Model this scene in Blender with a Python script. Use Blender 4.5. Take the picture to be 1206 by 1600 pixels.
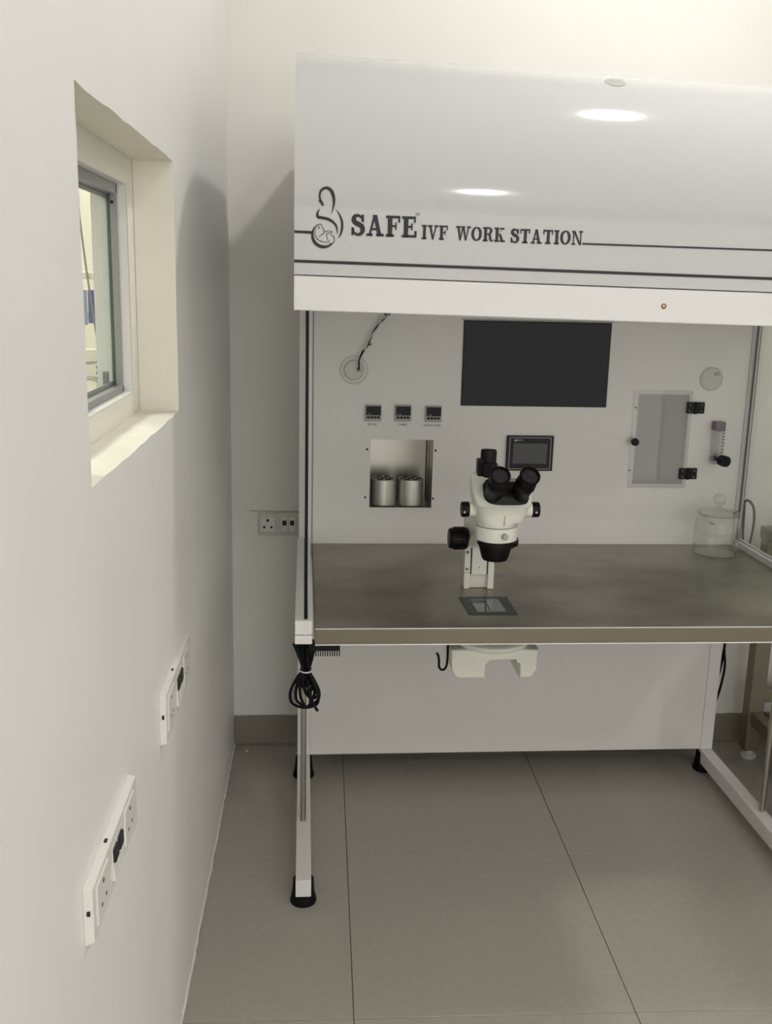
import bpy, bmesh, math, random
from mathutils import Vector, Matrix
random.seed(7)
PI = math.pi
SC = bpy.context.scene
for o in list(bpy.data.objects): bpy.data.objects.remove(o, do_unlink=True)
COL = SC.collection

# ------------------------------------------------------------------ camera
CAM = Vector((0.27858, -3.08472, 1.49757))
YAW, PIT, ROL, FPX = 0.06708, -0.22446, 0.02371, 1558.865
def look():
    f = Vector((math.sin(YAW)*math.cos(PIT), math.cos(YAW)*math.cos(PIT), math.sin(PIT)))
    r = Vector((math.cos(YAW), -math.sin(YAW), 0)); u = r.cross(f)
    r2 = r*math.cos(ROL)+u*math.sin(ROL); u2 = -r*math.sin(ROL)+u*math.cos(ROL)
    return r2, u2, f
R_, U_, F_ = look()
cd = bpy.data.cameras.new('camera'); co = bpy.data.objects.new('camera', cd); COL.objects.link(co)
co.matrix_world = Matrix(((R_.x, U_.x, -F_.x, CAM.x), (R_.y, U_.y, -F_.y, CAM.y), (R_.z, U_.z, -F_.z, CAM.z), (0, 0, 0, 1)))
cd.sensor_fit = 'VERTICAL'; cd.sensor_height = 24.0; cd.lens = FPX/1600*24.0
cd.clip_start = 0.02; cd.clip_end = 60
SC.camera = co

# ------------------------------------------------------------------ world, view
w = bpy.data.worlds.new('world'); SC.world = w; w.use_nodes = True
w.node_tree.nodes['Background'].inputs[0].default_value = (1.0, 0.985, 0.96, 1)
w.node_tree.nodes['Background'].inputs[1].default_value = 2.0  # even bright world, added as frontal fill through the opening behind the viewer
SC.view_settings.view_transform = 'Standard'; SC.view_settings.look = 'None'
SC.view_settings.gamma = 1; SC.view_settings.use_curve_mapping = False
SC.view_settings.exposure = -0.12
LAMP_STRENGTH = 158.0          # emission of each ceiling downlight's diffuser
LAMP_STRENGTH_NEXT = 560.0     # the lamp in the room beyond the window
LAMP_COLOR = (1.0, 0.982, 0.96)
LAMPS = [(1.23, -0.96, 1.6), (1.13, -3.62, 1.6), (2.90, -1.10, 0.3), (2.95, -3.95, 1.7)]   # x, y, relative strength; last two unseen, added for fill
CEIL = 3.1

# ------------------------------------------------------------------ materials
def mat(name, col, rough=0.5, metal=0.0, noise=0.0, nscale=8.0, bump=0.0, bscale=60.0, coat=0.0, spec=0.5, stretch=None, col2=None):
    m = bpy.data.materials.new(name); m.use_nodes = True
    nt = m.node_tree; b = nt.nodes['Principled BSDF']
    b.inputs['Base Color'].default_value = (*col, 1); b.inputs['Roughness'].default_value = rough
    b.inputs['Metallic'].default_value = metal; b.inputs['Specular IOR Level'].default_value = spec
    b.inputs['Coat Weight'].default_value = coat; b.inputs['Coat Roughness'].default_value = 0.06
    tc = nt.nodes.new('ShaderNodeTexCoord'); mp = nt.nodes.new('ShaderNodeMapping')
    nt.links.new(tc.outputs['Object'], mp.inputs[0])
    if stretch: mp.inputs['Scale'].default_value = stretch
    if noise > 0:
        n = nt.nodes.new('ShaderNodeTexNoise'); n.inputs['Scale'].default_value = nscale; n.inputs['Detail'].default_value = 5
        nt.links.new(mp.outputs[0], n.inputs['Vector'])
        mx = nt.nodes.new('ShaderNodeMix'); mx.data_type = 'RGBA'
        c2 = col2 or tuple(c*(1-noise) for c in col)
        mx.inputs[6].default_value = (*col, 1); mx.inputs[7].default_value = (*c2, 1)
        rp = nt.nodes.new('ShaderNodeValToRGB'); rp.color_ramp.elements[0].position = 0.35; rp.color_ramp.elements[1].position = 0.65
        nt.links.new(n.outputs[0], rp.inputs[0]); nt.links.new(rp.outputs[0], mx.inputs[0])
        nt.links.new(mx.outputs[2], b.inputs['Base Color'])
    if bump > 0:
        n2 = nt.nodes.new('ShaderNodeTexNoise'); n2.inputs['Scale'].default_value = bscale; n2.inputs['Detail'].default_value = 4
        nt.links.new(mp.outputs[0], n2.inputs['Vector'])
        bp = nt.nodes.new('ShaderNodeBump'); bp.inputs['Strength'].default_value = bump; bp.inputs['Distance'].default_value = 0.01
        nt.links.new(n2.outputs[0], bp.inputs['Height']); nt.links.new(bp.outputs[0], b.inputs['Normal'])
    return m
def clear(name, tint, gloss=0.08, rough=0.02, edge=0.5, graze=0.6):
    """thin clear pane or vessel: lets light through, mirrors more at grazing angles"""
    m = bpy.data.materials.new(name); m.use_nodes = True; nt = m.node_tree; nt.nodes.clear()
    o = nt.nodes.new('ShaderNodeOutputMaterial'); t = nt.nodes.new('ShaderNodeBsdfTransparent'); g = nt.nodes.new('ShaderNodeBsdfGlossy')
    t.inputs[0].default_value = (*tint, 1); g.inputs['Roughness'].default_value = rough
    lw = nt.nodes.new('ShaderNodeLayerWeight'); lw.inputs[0].default_value = edge
    mt = nt.nodes.new('ShaderNodeMath'); mt.operation = 'MULTIPLY_ADD'; mt.inputs[1].default_value = graze; mt.inputs[2].default_value = gloss
    pw = nt.nodes.new('ShaderNodeMath'); pw.operation = 'POWER'; pw.inputs[1].default_value = 2.5
    mx = nt.nodes.new('ShaderNodeMixShader')
    nt.links.new(lw.outputs['Facing'], pw.inputs[0]); nt.links.new(pw.outputs[0], mt.inputs[0])
    nt.links.new(mt.outputs[0], mx.inputs[0]); nt.links.new(t.outputs[0], mx.inputs[1]); nt.links.new(g.outputs[0], mx.inputs[2])
    nt.links.new(mx.outputs[0], o.inputs[0])
    return m
def emit(name, col, s):
    m = bpy.data.materials.new(name); m.use_nodes = True; nt = m.node_tree; nt.nodes.clear()
    o = nt.nodes.new('ShaderNodeOutputMaterial'); e = nt.nodes.new('ShaderNodeEmission')
    e.inputs[0].default_value = (*col, 1); e.inputs[1].default_value = s; nt.links.new(e.outputs[0], o.inputs[0]); return m

def film(name, col, k):
    m = bpy.data.materials.new(name); m.use_nodes = True; nt = m.node_tree; nt.nodes.clear()
    o = nt.nodes.new('ShaderNodeOutputMaterial'); t = nt.nodes.new('ShaderNodeBsdfTransparent'); d = nt.nodes.new('ShaderNodeBsdfDiffuse'); mx = nt.nodes.new('ShaderNodeMixShader')
    d.inputs[0].default_value = (*col, 1); mx.inputs[0].default_value = k
    nt.links.new(t.outputs[0], mx.inputs[1]); nt.links.new(d.outputs[0], mx.inputs[2]); nt.links.new(mx.outputs[0], o.inputs[0]); return m
M = dict(
    film=film('frosted film', (0.68, 0.65, 0.615), 0.55),
    wall_left=mat('wall paint white', (0.86, 0.85, 0.825), 0.42, noise=0.03, nscale=3, bump=0.05, bscale=5),
    wall=mat('wall paint cream', (0.85, 0.835, 0.785), 0.55, noise=0.03, nscale=3, bump=0.04, bscale=6),
    reveal=mat('reveal paint cream', (0.83, 0.80, 0.71), 0.35, noise=0.04, nscale=6, bump=0.10, bscale=9),
    ceiling=mat('ceiling white', (0.88, 0.88, 0.86), 0.7, noise=0.02),
    tile=mat('ivory floor tile', (0.42, 0.395, 0.345), 0.22, noise=0.06, nscale=60, spec=0.35),
    grout=mat('tile grout', (0.08, 0.07, 0.055), 0.8, noise=0.2, nscale=40),
    skirt=mat('skirting tile', (0.27, 0.25, 0.205), 0.35, noise=0.06, nscale=30),
    plaster=mat('rough plaster edge', (0.55, 0.52, 0.45), 0.8, noise=0.15, nscale=40, bump=0.5, bscale=80),
    white=mat('white powder coat', (0.80, 0.79, 0.775), 0.33, noise=0.015, nscale=200),
    panel=mat('white satin panel', (0.80, 0.785, 0.755), 0.45, noise=0.015, nscale=150),
    gloss=mat('glossy white hood', (0.57, 0.57, 0.57), 0.085, spec=0.45, noise=0.01, nscale=100),
    ink=mat('black print', (0.012, 0.012, 0.014), 0.5),
    steel=mat('brushed steel table', (0.37, 0.345, 0.295), 0.34, metal=0.85, noise=0.22, nscale=3.2, bump=0.06, bscale=150, stretch=(1, 1.4, 1), col2=(0.215, 0.195, 0.155)),
    steel_lip=mat('brushed steel lip', (0.22, 0.20, 0.15), 0.45, metal=0.8, noise=0.1, nscale=20, stretch=(0.1, 1, 1)),
    liner=mat('bright steel liner', (0.50, 0.48, 0.42), 0.32, metal=0.9, noise=0.1, nscale=9, stretch=(1, 1, 0.1)),
    tube=mat('steel tube', (0.42, 0.39, 0.32), 0.3, metal=0.9),
    bench=mat('dull bench steel', (0.26, 0.24, 0.18), 0.4, metal=0.7, noise=0.1),
    alu=mat('anodised aluminium', (0.36, 0.36, 0.37), 0.4, metal=0.55, noise=0.05),
    rubber=mat('black rubber', (0.004, 0.004, 0.005), 0.6, noise=0.2, nscale=40, spec=0.18),
    black=mat('black plastic', (0.004, 0.004, 0.005), 0.38, noise=0.1, nscale=60, spec=0.22),
    lens=mat('eyepiece glass', (0.025, 0.025, 0.028), 0.2),
    scope=mat('ivory enamel', (0.80, 0.81, 0.72), 0.3, noise=0.015, nscale=30),
    screen=mat('dark monitor glass', (0.006, 0.009, 0.010), 0.07, spec=0.15),
    bezel=mat('charcoal bezel', (0.016, 0.016, 0.016), 0.4, spec=0.2),
    lcd=mat('grey lcd', (0.055, 0.057, 0.055), 0.14, spec=0.25),
    silver=mat('silver print', (0.45, 0.46, 0.46), 0.35, metal=0.3),
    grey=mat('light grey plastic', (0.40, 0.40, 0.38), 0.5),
    greyd=mat('mid grey plastic', (0.20, 0.20, 0.21), 0.45),
    recess=mat('grey recess lining', (0.80, 0.78, 0.76), 0.5, noise=0.03, nscale=20),
    block=mat('satin aluminium block', (0.55, 0.54, 0.49), 0.4, metal=0.75, noise=0.05, nscale=40),
    hole=mat('dark bore', (0.05, 0.05, 0.045), 0.5, metal=0.4),
    cap=mat('translucent white cap', (0.62, 0.61, 0.57), 0.35, noise=0.03, nscale=40),
    rust=mat('rust', (0.35, 0.13, 0.035), 0.8, noise=0.5, nscale=300),
    glass=clear('clear side glass', (0.95, 0.97, 0.955), 0.03),
    glassedge=mat('dark green glass edge', (0.001, 0.004, 0.004), 0.25, spec=0.15),
    acrylic=clear('smoky acrylic', (0.84, 0.835, 0.83), 0.05, 0.05),
    doorglass=clear('clear acrylic', (0.93, 0.93, 0.93), 0.03, 0.05),
    jar=clear('clear jar glass', (0.94, 0.95, 0.935), 0.05, 0.03, 0.5, 0.9),
    meter=clear('clear acrylic block', (0.90, 0.90, 0.90), 0.10, 0.05),
    winglass=clear('window glass', (0.93, 0.96, 0.945), 0.03, graze=0.12),
    winedge=mat('green glass edge', (0.16, 0.24, 0.22), 0.2),
    purple=mat('purple fitting', (0.20, 0.15, 0.18), 0.3),
    stage=mat('stage glass', (0.16, 0.19, 0.20), 0.05, metal=0.5),
    stagef=mat('stage frame', (0.035, 0.035, 0.033), 0.4, metal=0.3),
    plate=mat('white switch plate', (0.80, 0.79, 0.75), 0.25),
    plateo=mat('cream switch plate', (0.62, 0.60, 0.52), 0.3),
    dark=mat('dark slot', (0.012, 0.012, 0.012), 0.6),
    blue=mat('blue violet card', (0.13, 0.14, 0.50), 0.5, noise=0.1, nscale=20),
    bluel=mat('pale blue card', (0.26, 0.33, 0.52), 0.5, noise=0.1, nscale=20),
    cream=mat('bright cream wall', (0.80, 0.78, 0.70), 0.6, noise=0.03),
    tie=mat('white cable tie', (0.6, 0.6, 0.6), 0.4),
    wire=mat('pale wire', (0.5, 0.5, 0.47), 0.4),
)
LAMP_N = emit('lamp diffuser beyond', (1.0, 0.96, 0.86), LAMP_STRENGTH_NEXT)

# ------------------------------------------------------------------ geometry collector
class G:
    def __init__(s): s.bm = bmesh.new(); s.tf = None
    def _v(s, p):
        p = Vector(p)
        if s.tf: p = s.tf(p)
        return s.bm.verts.new(p)
    def face(s, pts):
        try: return s.bm.faces.new([s._v(p) for p in pts])
        except ValueError: return None
    def box(s, x0, x1, y0, y1, z0, z1, bev=0.0, seg=2):
        vs = [s._v((x, y, z)) for x in (x0, x1) for y in (y0, y1) for z in (z0, z1)]
        fs = [s.bm.faces.new([vs[i] for i in q]) for q in ((0, 1, 3, 2), (4, 6, 7, 5), (0, 4, 5, 1), (2, 3, 7, 6), (0, 2, 6, 4), (1, 5, 7, 3))]
        if bev > 0:
            es = set(e for f in fs for e in f.edges)
            bmesh.ops.bevel(s.bm, geom=list(es), offset=bev, segments=seg, affect='EDGES', profile=0.5)
        return s
    def ring(s, c, u, v, ru, rv, n): return [s._v(Vector(c)+Vector(u)*ru*math.cos(2*PI*i/n)+Vector(v)*rv*math.sin(2*PI*i/n)) for i in range(n)]
    def lathe(s, prof, c, axis=(0, 0, 1), n=32, cap=True, sx=1.0, smooth=True):
        """prof: [(radius, distance along axis)]"""
        a = Vector(axis).normalized(); h = Vector((1, 0, 0)) if abs(a.x) < 0.9 else Vector((0, 1, 0))
        u = (h-a*h.dot(a)).normalized(); v = a.cross(u); rs = []
        for r, d in prof: rs.append(s.ring(Vector(c)+a*d, u, v, max(r, 1e-5)*sx, max(r, 1e-5), n))
        for A, B in zip(rs, rs[1:]):
            for i in range(n):
                f = s.bm.faces.new((A[i], A[(i+1) % n], B[(i+1) % n], B[i])); f.smooth = smooth
        if cap:
            s.bm.faces.new(list(reversed(rs[0]))); s.bm.faces.new(rs[-1])
        return s
    def cyl(s, p0, p1, r, r1=None, n=24, bev=0.0):
        p0 = Vector(p0); d = Vector(p1)-p0; L = d.length; r1 = r if r1 is None else r1
        pr = [(r, 0), (r1, L)] if bev <= 0 else [(r-bev, 0), (r-bev*0.3, bev*0.3), (r, bev), (r1, L-bev), (r1-bev*0.3, L-bev*0.3), (r1-bev, L)]
        return s.lathe(pr, p0, d, n)
    def tube(s, pts, r, n=10, smooth=3, closed=False):
        P = [Vector(p) for p in pts]
        if smooth > 1 and len(P) > 2: P = catmull(P, smooth, closed)
        prev = None; rs = []; N = len(P)
        up = Vector((0, 0, 1))
        for i, p in enumerate(P):
            t = (P[(i+1) % N]-P[i-1]) if closed else (P[min(i+1, N-1)]-P[max(i-1, 0)])
            t.normalize()
            u = prev if prev else (Vector((0, 1, 0)) if abs(t.y) < 0.9 else Vector((1, 0, 0)))
            u = (u-t*u.dot(t)).normalized(); prev = u; v = t.cross(u)
            rs.append(s.ring(p, u, v, r, r, n))
        pairs = list(zip(rs, rs[1:]))+([(rs[-1], rs[0])] if closed else [])
        for A, B in pairs:
            for i in range(n):
                f = s.bm.faces.new((A[i], A[(i+1) % n], B[(i+1) % n], B[i])); f.smooth = True
        if not closed:
            s.bm.faces.new(list(reversed(rs[0]))); s.bm.faces.new(rs[-1])
        return s
    def prism(s, poly, ax, a0, a1, bev=0.0, seg=2, smooth=False):
        """poly: 2D points in the plane perpendicular to axis ax (0:x -> (y,z), 1:y -> (x,z), 2:z -> (x,y))"""
        def P(q, a): return ((a, q[0], q[1]), (q[0], a, q[1]), (q[0], q[1], a))[ax]
        A = [s._v(P(q, a0)) for q in poly]; B = [s._v(P(q, a1)) for q in poly]; n = len(poly)
        fa = s.bm.faces.new(A); fb = s.bm.faces.new(list(reversed(B))); fs = [fa, fb]
        for i in range(n):
            f = s.bm.faces.new((A[(i+1) % n], A[i], B[i], B[(i+1) % n])); f.smooth = smooth; fs.append(f)
        if bev > 0:
            es = set(list(fa.edges)+list(fb.edges))
            bmesh.ops.bevel(s.bm, geom=list(es), offset=bev, segments=seg, affect='EDGES', profile=0.5)
        return s
    def slab(s, quads, z0=0.0): return s
def catmull(P, k, closed=False):
    out = []; n = len(P)
    rng = range(n) if closed else range(n-1)
    for i in rng:
        p0 = P[(i-1) % n] if (closed or i > 0) else P[i]
        p1 = P[i]; p2 = P[(i+1) % n]
        p3 = P[(i+2) % n] if (closed or i+2 < n) else p2
        for j in range(k):
            t = j/k
            out.append(0.5*((2*p1)+(p2-p0)*t+(2*p0-5*p1+4*p2-p3)*t*t+(3*p1-p0-3*p2+p3)*t**3))
    if not closed: out.append(P[-1])
    return out

TH = 0.01722            # the workstation stands turned about one degree from the wall
RW = Matrix.Rotation(TH, 4, 'Z')
class Thing:
    def __init__(s, name, label, cat, base=(0, 0, 0), ws=False, group=None, kind=None):
        o = bpy.data.objects.new(name, None); COL.objects.link(o); s.o = o; s.b = Vector(base)
        o.location = (RW @ s.b) if ws else s.b
        o.rotation_euler = (0, 0, TH if ws else 0); o.empty_display_size = 0.1
        if label: o['label'] = label
        if cat: o['category'] = cat
        if group: o['group'] = group
        if kind: o['kind'] = kind
    def part(s, name, g, m, parent=None, label=None, kind=None):
        return link(name, g, m, parent or s.o, s.b, label, kind)
def link(name, g, m, parent=None, off=Vector((0, 0, 0)), label=None, kind=None):
    me = bpy.data.meshes.new(name)
    bmesh.ops.recalc_face_normals(g.bm, faces=g.bm.faces)
    if off.length > 0: bmesh.ops.translate(g.bm, verts=g.bm.verts, vec=-off)
    for e in g.bm.edges:
        if len(e.link_faces) == 2 and (e.link_faces[0].smooth != e.link_faces[1].smooth or (e.link_faces[0].smooth and e.calc_face_angle(0) > 0.7)): e.smooth = False
    g.bm.to_mesh(me); g.bm.free()
    o = bpy.data.objects.new(name, me); COL.objects.link(o)
    if parent: o.parent = parent
    for k in (m if isinstance(m, (list, tuple)) else [m]): me.materials.append(M[k] if isinstance(k, str) else k)
    if label: o['label'] = label
    if kind: o['kind'] = kind
    return o
def one(name, g, m, label, cat, base, ws=False, group=None):
    """a thing that is a single mesh"""
    b = Vector(base); o = link(name, g, m, None, b)
    o.location = (RW @ b) if ws else b; o.rotation_euler = (0, 0, TH if ws else 0)
    o['label'] = label; o['category'] = cat
    if group: o['group'] = group
    return o
def struct(name, g, m, parent=None, label=None):
    o = link(name, g, m, parent); o['kind'] = 'structure' if not parent else o.get('kind', '')
    if parent and 'kind' in o: del o['kind']
    if not parent: o['label'] = label or name.replace('_', ' '); o['category'] = name.split('_')[0]
    return o
def text_mesh(body, size, align='CENTER'):
    c = bpy.data.curves.new('t', 'FONT'); c.body = body; c.size = size; c.align_x = align; c.align_y = 'CENTER'; c.resolution_u = 3
    o = bpy.data.objects.new('t', c); COL.objects.link(o); dg = bpy.context.evaluated_depsgraph_get()
    me = bpy.data.meshes.new_from_object(o.evaluated_get(dg)); bpy.data.objects.remove(o); bpy.data.curves.remove(c)
    return me
def text_on(g, body, size, x, y, z, sx=1.0, align='CENTER'):
    """flat lettering on a face looking along -y"""
    me = text_mesh(body, size, align); vs = [g._v((x+v.co.x*sx, y, z+v.co.y)) for v in me.vertices]
    for p in me.polygons: g.bm.faces.new([vs[i] for i in p.vertices])
    bpy.data.meshes.remove(me)

# ================================================================== ROOM
X1, Y0 = 3.6, -5.0
fl = struct('floor', G().box(-0.14, X1+0.1, Y0-0.1, 0.1, -0.08, -0.003), 'grout', label='ivory tiled floor of the laboratory')
xs = [0.0]+[0.357+0.6*k for k in range(6) if 0.357+0.6*k < X1]+[X1]
ys = [0.0]+[-0.09-0.6*k for k in range(9) if -0.09-0.6*k > Y0]+[Y0]
gp = 0.0009; shared = {}
for i in range(len(xs)-1):
    for j in range(len(ys)-1):
        x0, x1, y1, y0 = xs[i]+gp, xs[i+1]-gp, ys[j]-gp, ys[j+1]+gp
        if y1 - y0 < .01: continue
        key = (round(x1-x0, 3), round(y1-y0, 3))
        if key not in shared:
            g = G().box(0, x1-x0, 0, y1-y0, -0.010, 0.0, 0.0006, 1)
            t = link('tile', g, 'tile', fl); shared[key] = t
        else:
            t = shared[key].copy(); COL.objects.link(t)
        t.location = (x0, y0, 0)
WT = 0.14
WY0, WY1, WZ0, WZ1 = -1.874, -1.116, 1.246, 1.711      # room-side opening in the left wall
IY0, IY1, IZ0, IZ1 = -1.79, -1.18, 1.290, 1.662        # inner opening that holds the aluminium frame
# left wall: built as ring of blocks round the opening, edges slightly wavy like hand plaster
def wavy(n=24, amp=0.002, seed=1):
    r = random.Random(seed); return [r.uniform(-amp, amp) for _ in range(n)]
def wall_ring(g, x0, x1, oy0, oy1, oz0, oz1, iy0, iy1, iz0, iz1, amp=0.0):
    n = 16; r = random.Random(5)
    def edge(a, b):
        return [(a[0]+(b[0]-a[0])*i/n, a[1]+(b[1]-a[1])*i/n) for i in range(n)]
    inner = edge((iy0, iz0), (iy1, iz0))+edge((iy1, iz0), (iy1, iz1))+edge((iy1, iz1), (iy0, iz1))+edge((iy0, iz1), (iy0, iz0))
    if amp: inner = [(a+r.uniform(-amp, amp), b+r.uniform(-amp, amp)) for a, b in inner]
    outer = edge((oy0, oz0), (oy1, oz0))+edge((oy1, oz0), (oy1, oz1))+edge((oy1, oz1), (oy0, oz1))+edge((oy0, oz1), (oy0, oz0))
    N = len(inner)
    V = {}
    for k, (ring, x) in {'if': (inner, x1), 'of': (outer, x1), 'ib': (inner, x0), 'ob': (outer, x0)}.items():
        V[k] = [g._v((x, a, b)) for a, b in ring]
    for i in range(N):
        j = (i+1) % N
        for A, B in (('of', 'if'), ('ib', 'ob'), ('ob', 'of')):
            g.bm.faces.new((V[A][i], V[A][j], V[B][j], V[B][i]))
        f = g.bm.faces.new((V['if'][i], V['if'][j], V['ib'][j], V['ib'][i])); f.material_index = 1
    return g
g = wall_ring(G(), -0.075, 0.0, Y0, 0.0, 0.0, CEIL, WY0, WY1, WZ0, WZ1, 0.0016)
wl = struct('wall_left', g, ['wall_left', 'reveal'], label='white painted wall on the left with a recessed window')
g = wall_ring(G(), -WT, -0.0755, Y0, 0.0, 0.0, CEIL, IY0, IY1, IZ0, IZ1, 0.0)
struct('wall_left_core', g, ['reveal', 'white'], wl)
struct('wall_back', G().box(-0.14, X1+0.1, 0.0, 0.12, 0.0, CEIL), 'wall', label='cream back wall behind the workstation')
struct('wall_right', G().box(X1, X1+0.1, Y0, 0.0, 0.0, CEIL), 'wall', label='right wall of the laboratory')
# unseen opening added for fill light from the world: lintel and side piers only
g = G().box(-0.14, 0.25, Y0-0.1, Y0, 0.0, CEIL).box(3.35, X1+0.1, Y0-0.1, Y0, 0.0, CEIL).box(0.25, 3.35, Y0-0.1, Y0, 2.7, CEIL)
struct('wall_front', g, 'wall', label='wall behind the viewer with a wide opening added for fill light')
struct('ceiling', G().box(-0.14, X1+0.1, Y0-0.1, 0.12, CEIL, CEIL+0.1), 'ceiling', label='flat white ceiling with round downlights')
# skirting tiles along the back wall, with a ragged plaster edge above
bb = struct('baseboard_back', G().box(0.0, X1, -0.006, 0.0, 0.0, 0.098), 'grout', label='grey brown tile skirting along the back wall')
x = 0.0; k = 0
for xe in xs[1:]:
    link('skirting_tile', G().box(x+0.001, xe-0.001, -0.012, -0.004, 0.001, 0.1, 0.001, 1), 'skirt', bb); x = xe
def ragged(p0, p1, r, amp, seed, n=70):
    rr = random.Random(seed); P = []
    p0, p1 = Vector(p0), Vector(p1)
    for i in range(n+1):
        t = i/n; P.append(p0.lerp(p1, t)+Vector((rr.uniform(-amp, amp)*0.5, rr.uniform(-amp, amp)*0.2, rr.uniform(-amp, amp))))
    return G().tube(P, r, 6, 1)
struct('trim_1', ragged((0.0, -0.003, 0.1025), (X1, -0.003, 0.1025), 0.003, 0.0018, 3, 220), 'wall', label='ragged plaster edge above the skirting')
struct('trim_2', ragged((0.001, -0.012, 0.003), (0.001, Y0, 0.003), 0.0030, 0.0026, 9, 200), 'wall_left', label='ragged paint bead where the left wall meets the floor')

# ------------------------------------------------------------------ window in the left wall
win = Thing('window_1', 'small aluminium sliding window set deep in the left wall', 'window', (-0.09, (IY0+IY1)/2, IZ0), kind='structure')
fx0, fx1 = -0.120, -0.092
g = G()
g.box(fx0, fx1, IY0, IY1, IZ0, IZ0+0.012, 0.001, 1); g.box(fx0, fx1, IY0, IY1, IZ1-0.018, IZ1, 0.001, 1)
g.box(-0.104, fx1, IY1-0.009, IY1, IZ0, IZ1, 0.001, 1); g.box(-0.104, fx1, IY0, IY0+0.009, IZ0, IZ1, 0.001, 1)
wf = win.part('window_frame', g, 'alu')
g = G().box(-0.112, -0.110, IY0, IY1, IZ0+0.012, IZ0+0.020).box(-0.112, -0.110, IY0, IY1, IZ1-0.026, IZ1-0.018)
win.part('track_rib', g, 'alu', wf)
win.part('frame_screw', G().cyl((-0.100, IY1-0.0095, IZ1-0.032), (-0.100, IY1-0.0115, IZ1-0.032), 0.003), 'dark', wf)
win.part('lip', G().box(-0.092, -0.0745, IY0-0.0, IY1, IZ0-0.002, IZ0+0.0005), 'plate', label='white painted sill lip')
yc = (IY0+IY1)/2
for (a, b, xg) in ((IY0+0.01, yc+0.02, -0.100), (yc-0.02, IY1-0.003, -0.1085)):
    p = win.part('pane', G().box(xg-0.0025, xg+0.0025, a, b, IZ0+0.013, IZ1-0.019), 'winglass')
    win.part('pane_edge', G().box(xg-0.0027, xg+0.0027, b, b+0.0015, IZ0+0.013, IZ1-0.019), 'winedge', p)
    win.part('glide_block', G().box(xg-0.012, xg-0.003, b-0.045, b-0.030, IZ0+0.013, IZ0+0.040, 0.001, 1), 'greyd', p, label='grey plastic glide block')
win.part('inner_frame', G().box(-0.0765, -0.0745, IY1, IY1+0.03, IZ0-0.004, IZ1+0.004, 0.0005, 1), 'reveal')

# ------------------------------------------------------------------ the bright room beyond the window
nx0, ny0, ny1 = -2.6, -3.6, 0.7
struct('wall_beyond', G().box(nx0-0.1, -WT, ny1, ny1+0.1, 0, CEIL), 'cream', label='cream wall of the room beyond the window')
struct('wall_beyond_left', G().box(nx0-0.1, nx0, ny0, ny1, 0, CEIL), 'cream', label='far side wall of the room beyond the window')
struct('wall_beyond_front', G().box(nx0-0.1, -WT, ny0-0.1, ny0, 0, CEIL), 'cream', label='near wall of the room beyond the window')
struct('wall_beyond_right', G().box(-WT, -0.02, 0.125, ny1, 0, CEIL), 'cream', label='short right wall of the room beyond the window')
struct('floor_beyond', G().box(nx0-0.1, -WT-0.001, ny0-0.1, ny1+0.1, -0.08, 0.0), 'tile', label='floor of the room beyond the window')
struct('ceiling_beyond', G().box(nx0-0.1, -WT-0.001, ny0-0.1, ny1+0.1, CEIL, CEIL+0.1), 'ceiling', label='ceiling of the room beyond the window')

def downlight(x, y, label, m):
    t = Thing('ceiling_downlight', label, 'ceiling light', (x, y, CEIL), group='round ceiling downlights')
    t.part('trim_ring', G().lathe([(0.079, -0.004), (0.094, -0.004), (0.096, 0.0)], (x, y, CEIL), n=40, cap=False), 'white')
    t.part('diffuser', G().cyl((x, y, CEIL-0.006), (x, y, CEIL-0.001), 0.079, n=40), m)
for (x, y, k), l in zip(LAMPS, ('round white downlight in the ceiling above the workstation', 'round white downlight in the ceiling above the viewer',
                             'unseen downlight added for fill, in the ceiling above the steel bench', 'unseen downlight added for fill, in the ceiling at the rear right of the room')):
    downlight(x, y, l, emit('lamp diffuser', LAMP_COLOR, LAMP_STRENGTH*k))
downlight(-1.3, -1.6, 'round white downlight in the ceiling of the room beyond the window', LAMP_N)
downlight(-1.0, -0.2, 'round white downlight near the far wall of the room beyond the window', LAMP_N)

# stand with papers seen through the window
st = Thing('equipment_stand', 'white equipment stand with blue cards seen through the window', 'stand', (-0.42, -0.17, 0))
st.part('base', G().box(-0.62, -0.33, -0.30, 0.0, 0.0, 0.05, 0.01), 'white')
st.part('pole', G().box(-0.43, -0.405, -0.19, -0.165, 0.05, 1.9, 0.004), 'white')
st.part('shelf', G().box(-0.55, -0.343, -0.26, -0.12, 1.150, 1.175, 0.003), 'white')
st.part('bracket', G().box(-0.405, -0.347, -0.20, -0.185, 1.492, 1.512, 0.003), 'plate')
cdp = st.part('card', G().box(-0.372, -0.345, -0.204, -0.200, 1.372, 1.463, 0.001, 1), 'blue', label='violet blue card')
st.part('card', G().box(-0.398, -0.3725, -0.214, -0.210, 1.368, 1.463, 0.001, 1), 'bluel', label='pale blue card')
st.part('strut', G().box(-0.41, -0.345, -0.19, -0.17, 1.378, 1.40), 'white')
st.part('arm', G().tube([(-0.405, -0.2, 1.262), (-0.37, -0.2, 1.266), (-0.352, -0.2, 1.27), (-0.349, -0.2, 1.30)], 0.004, 8, 3), 'alu')
st.part('arm', G().tube([(-0.405, -0.2, 1.218), (-0.37, -0.2, 1.219), (-0.354, -0.2, 1.212), (-0.353, -0.2, 1.185)], 0.004, 8, 3), 'alu')
pn = st.part('housing', G().box(-0.41, -0.344, -0.198, -0.15, 1.175, 1.30, 0.003), 'cream')
ar = st.part('sign_plate', G().box(-0.363, -0.344, -0.201, -0.198, 1.222, 1.262), 'plate', pn, label='small white sign with a double arrow')
g = G(); cx, cz = -0.3535, 1.242
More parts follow.
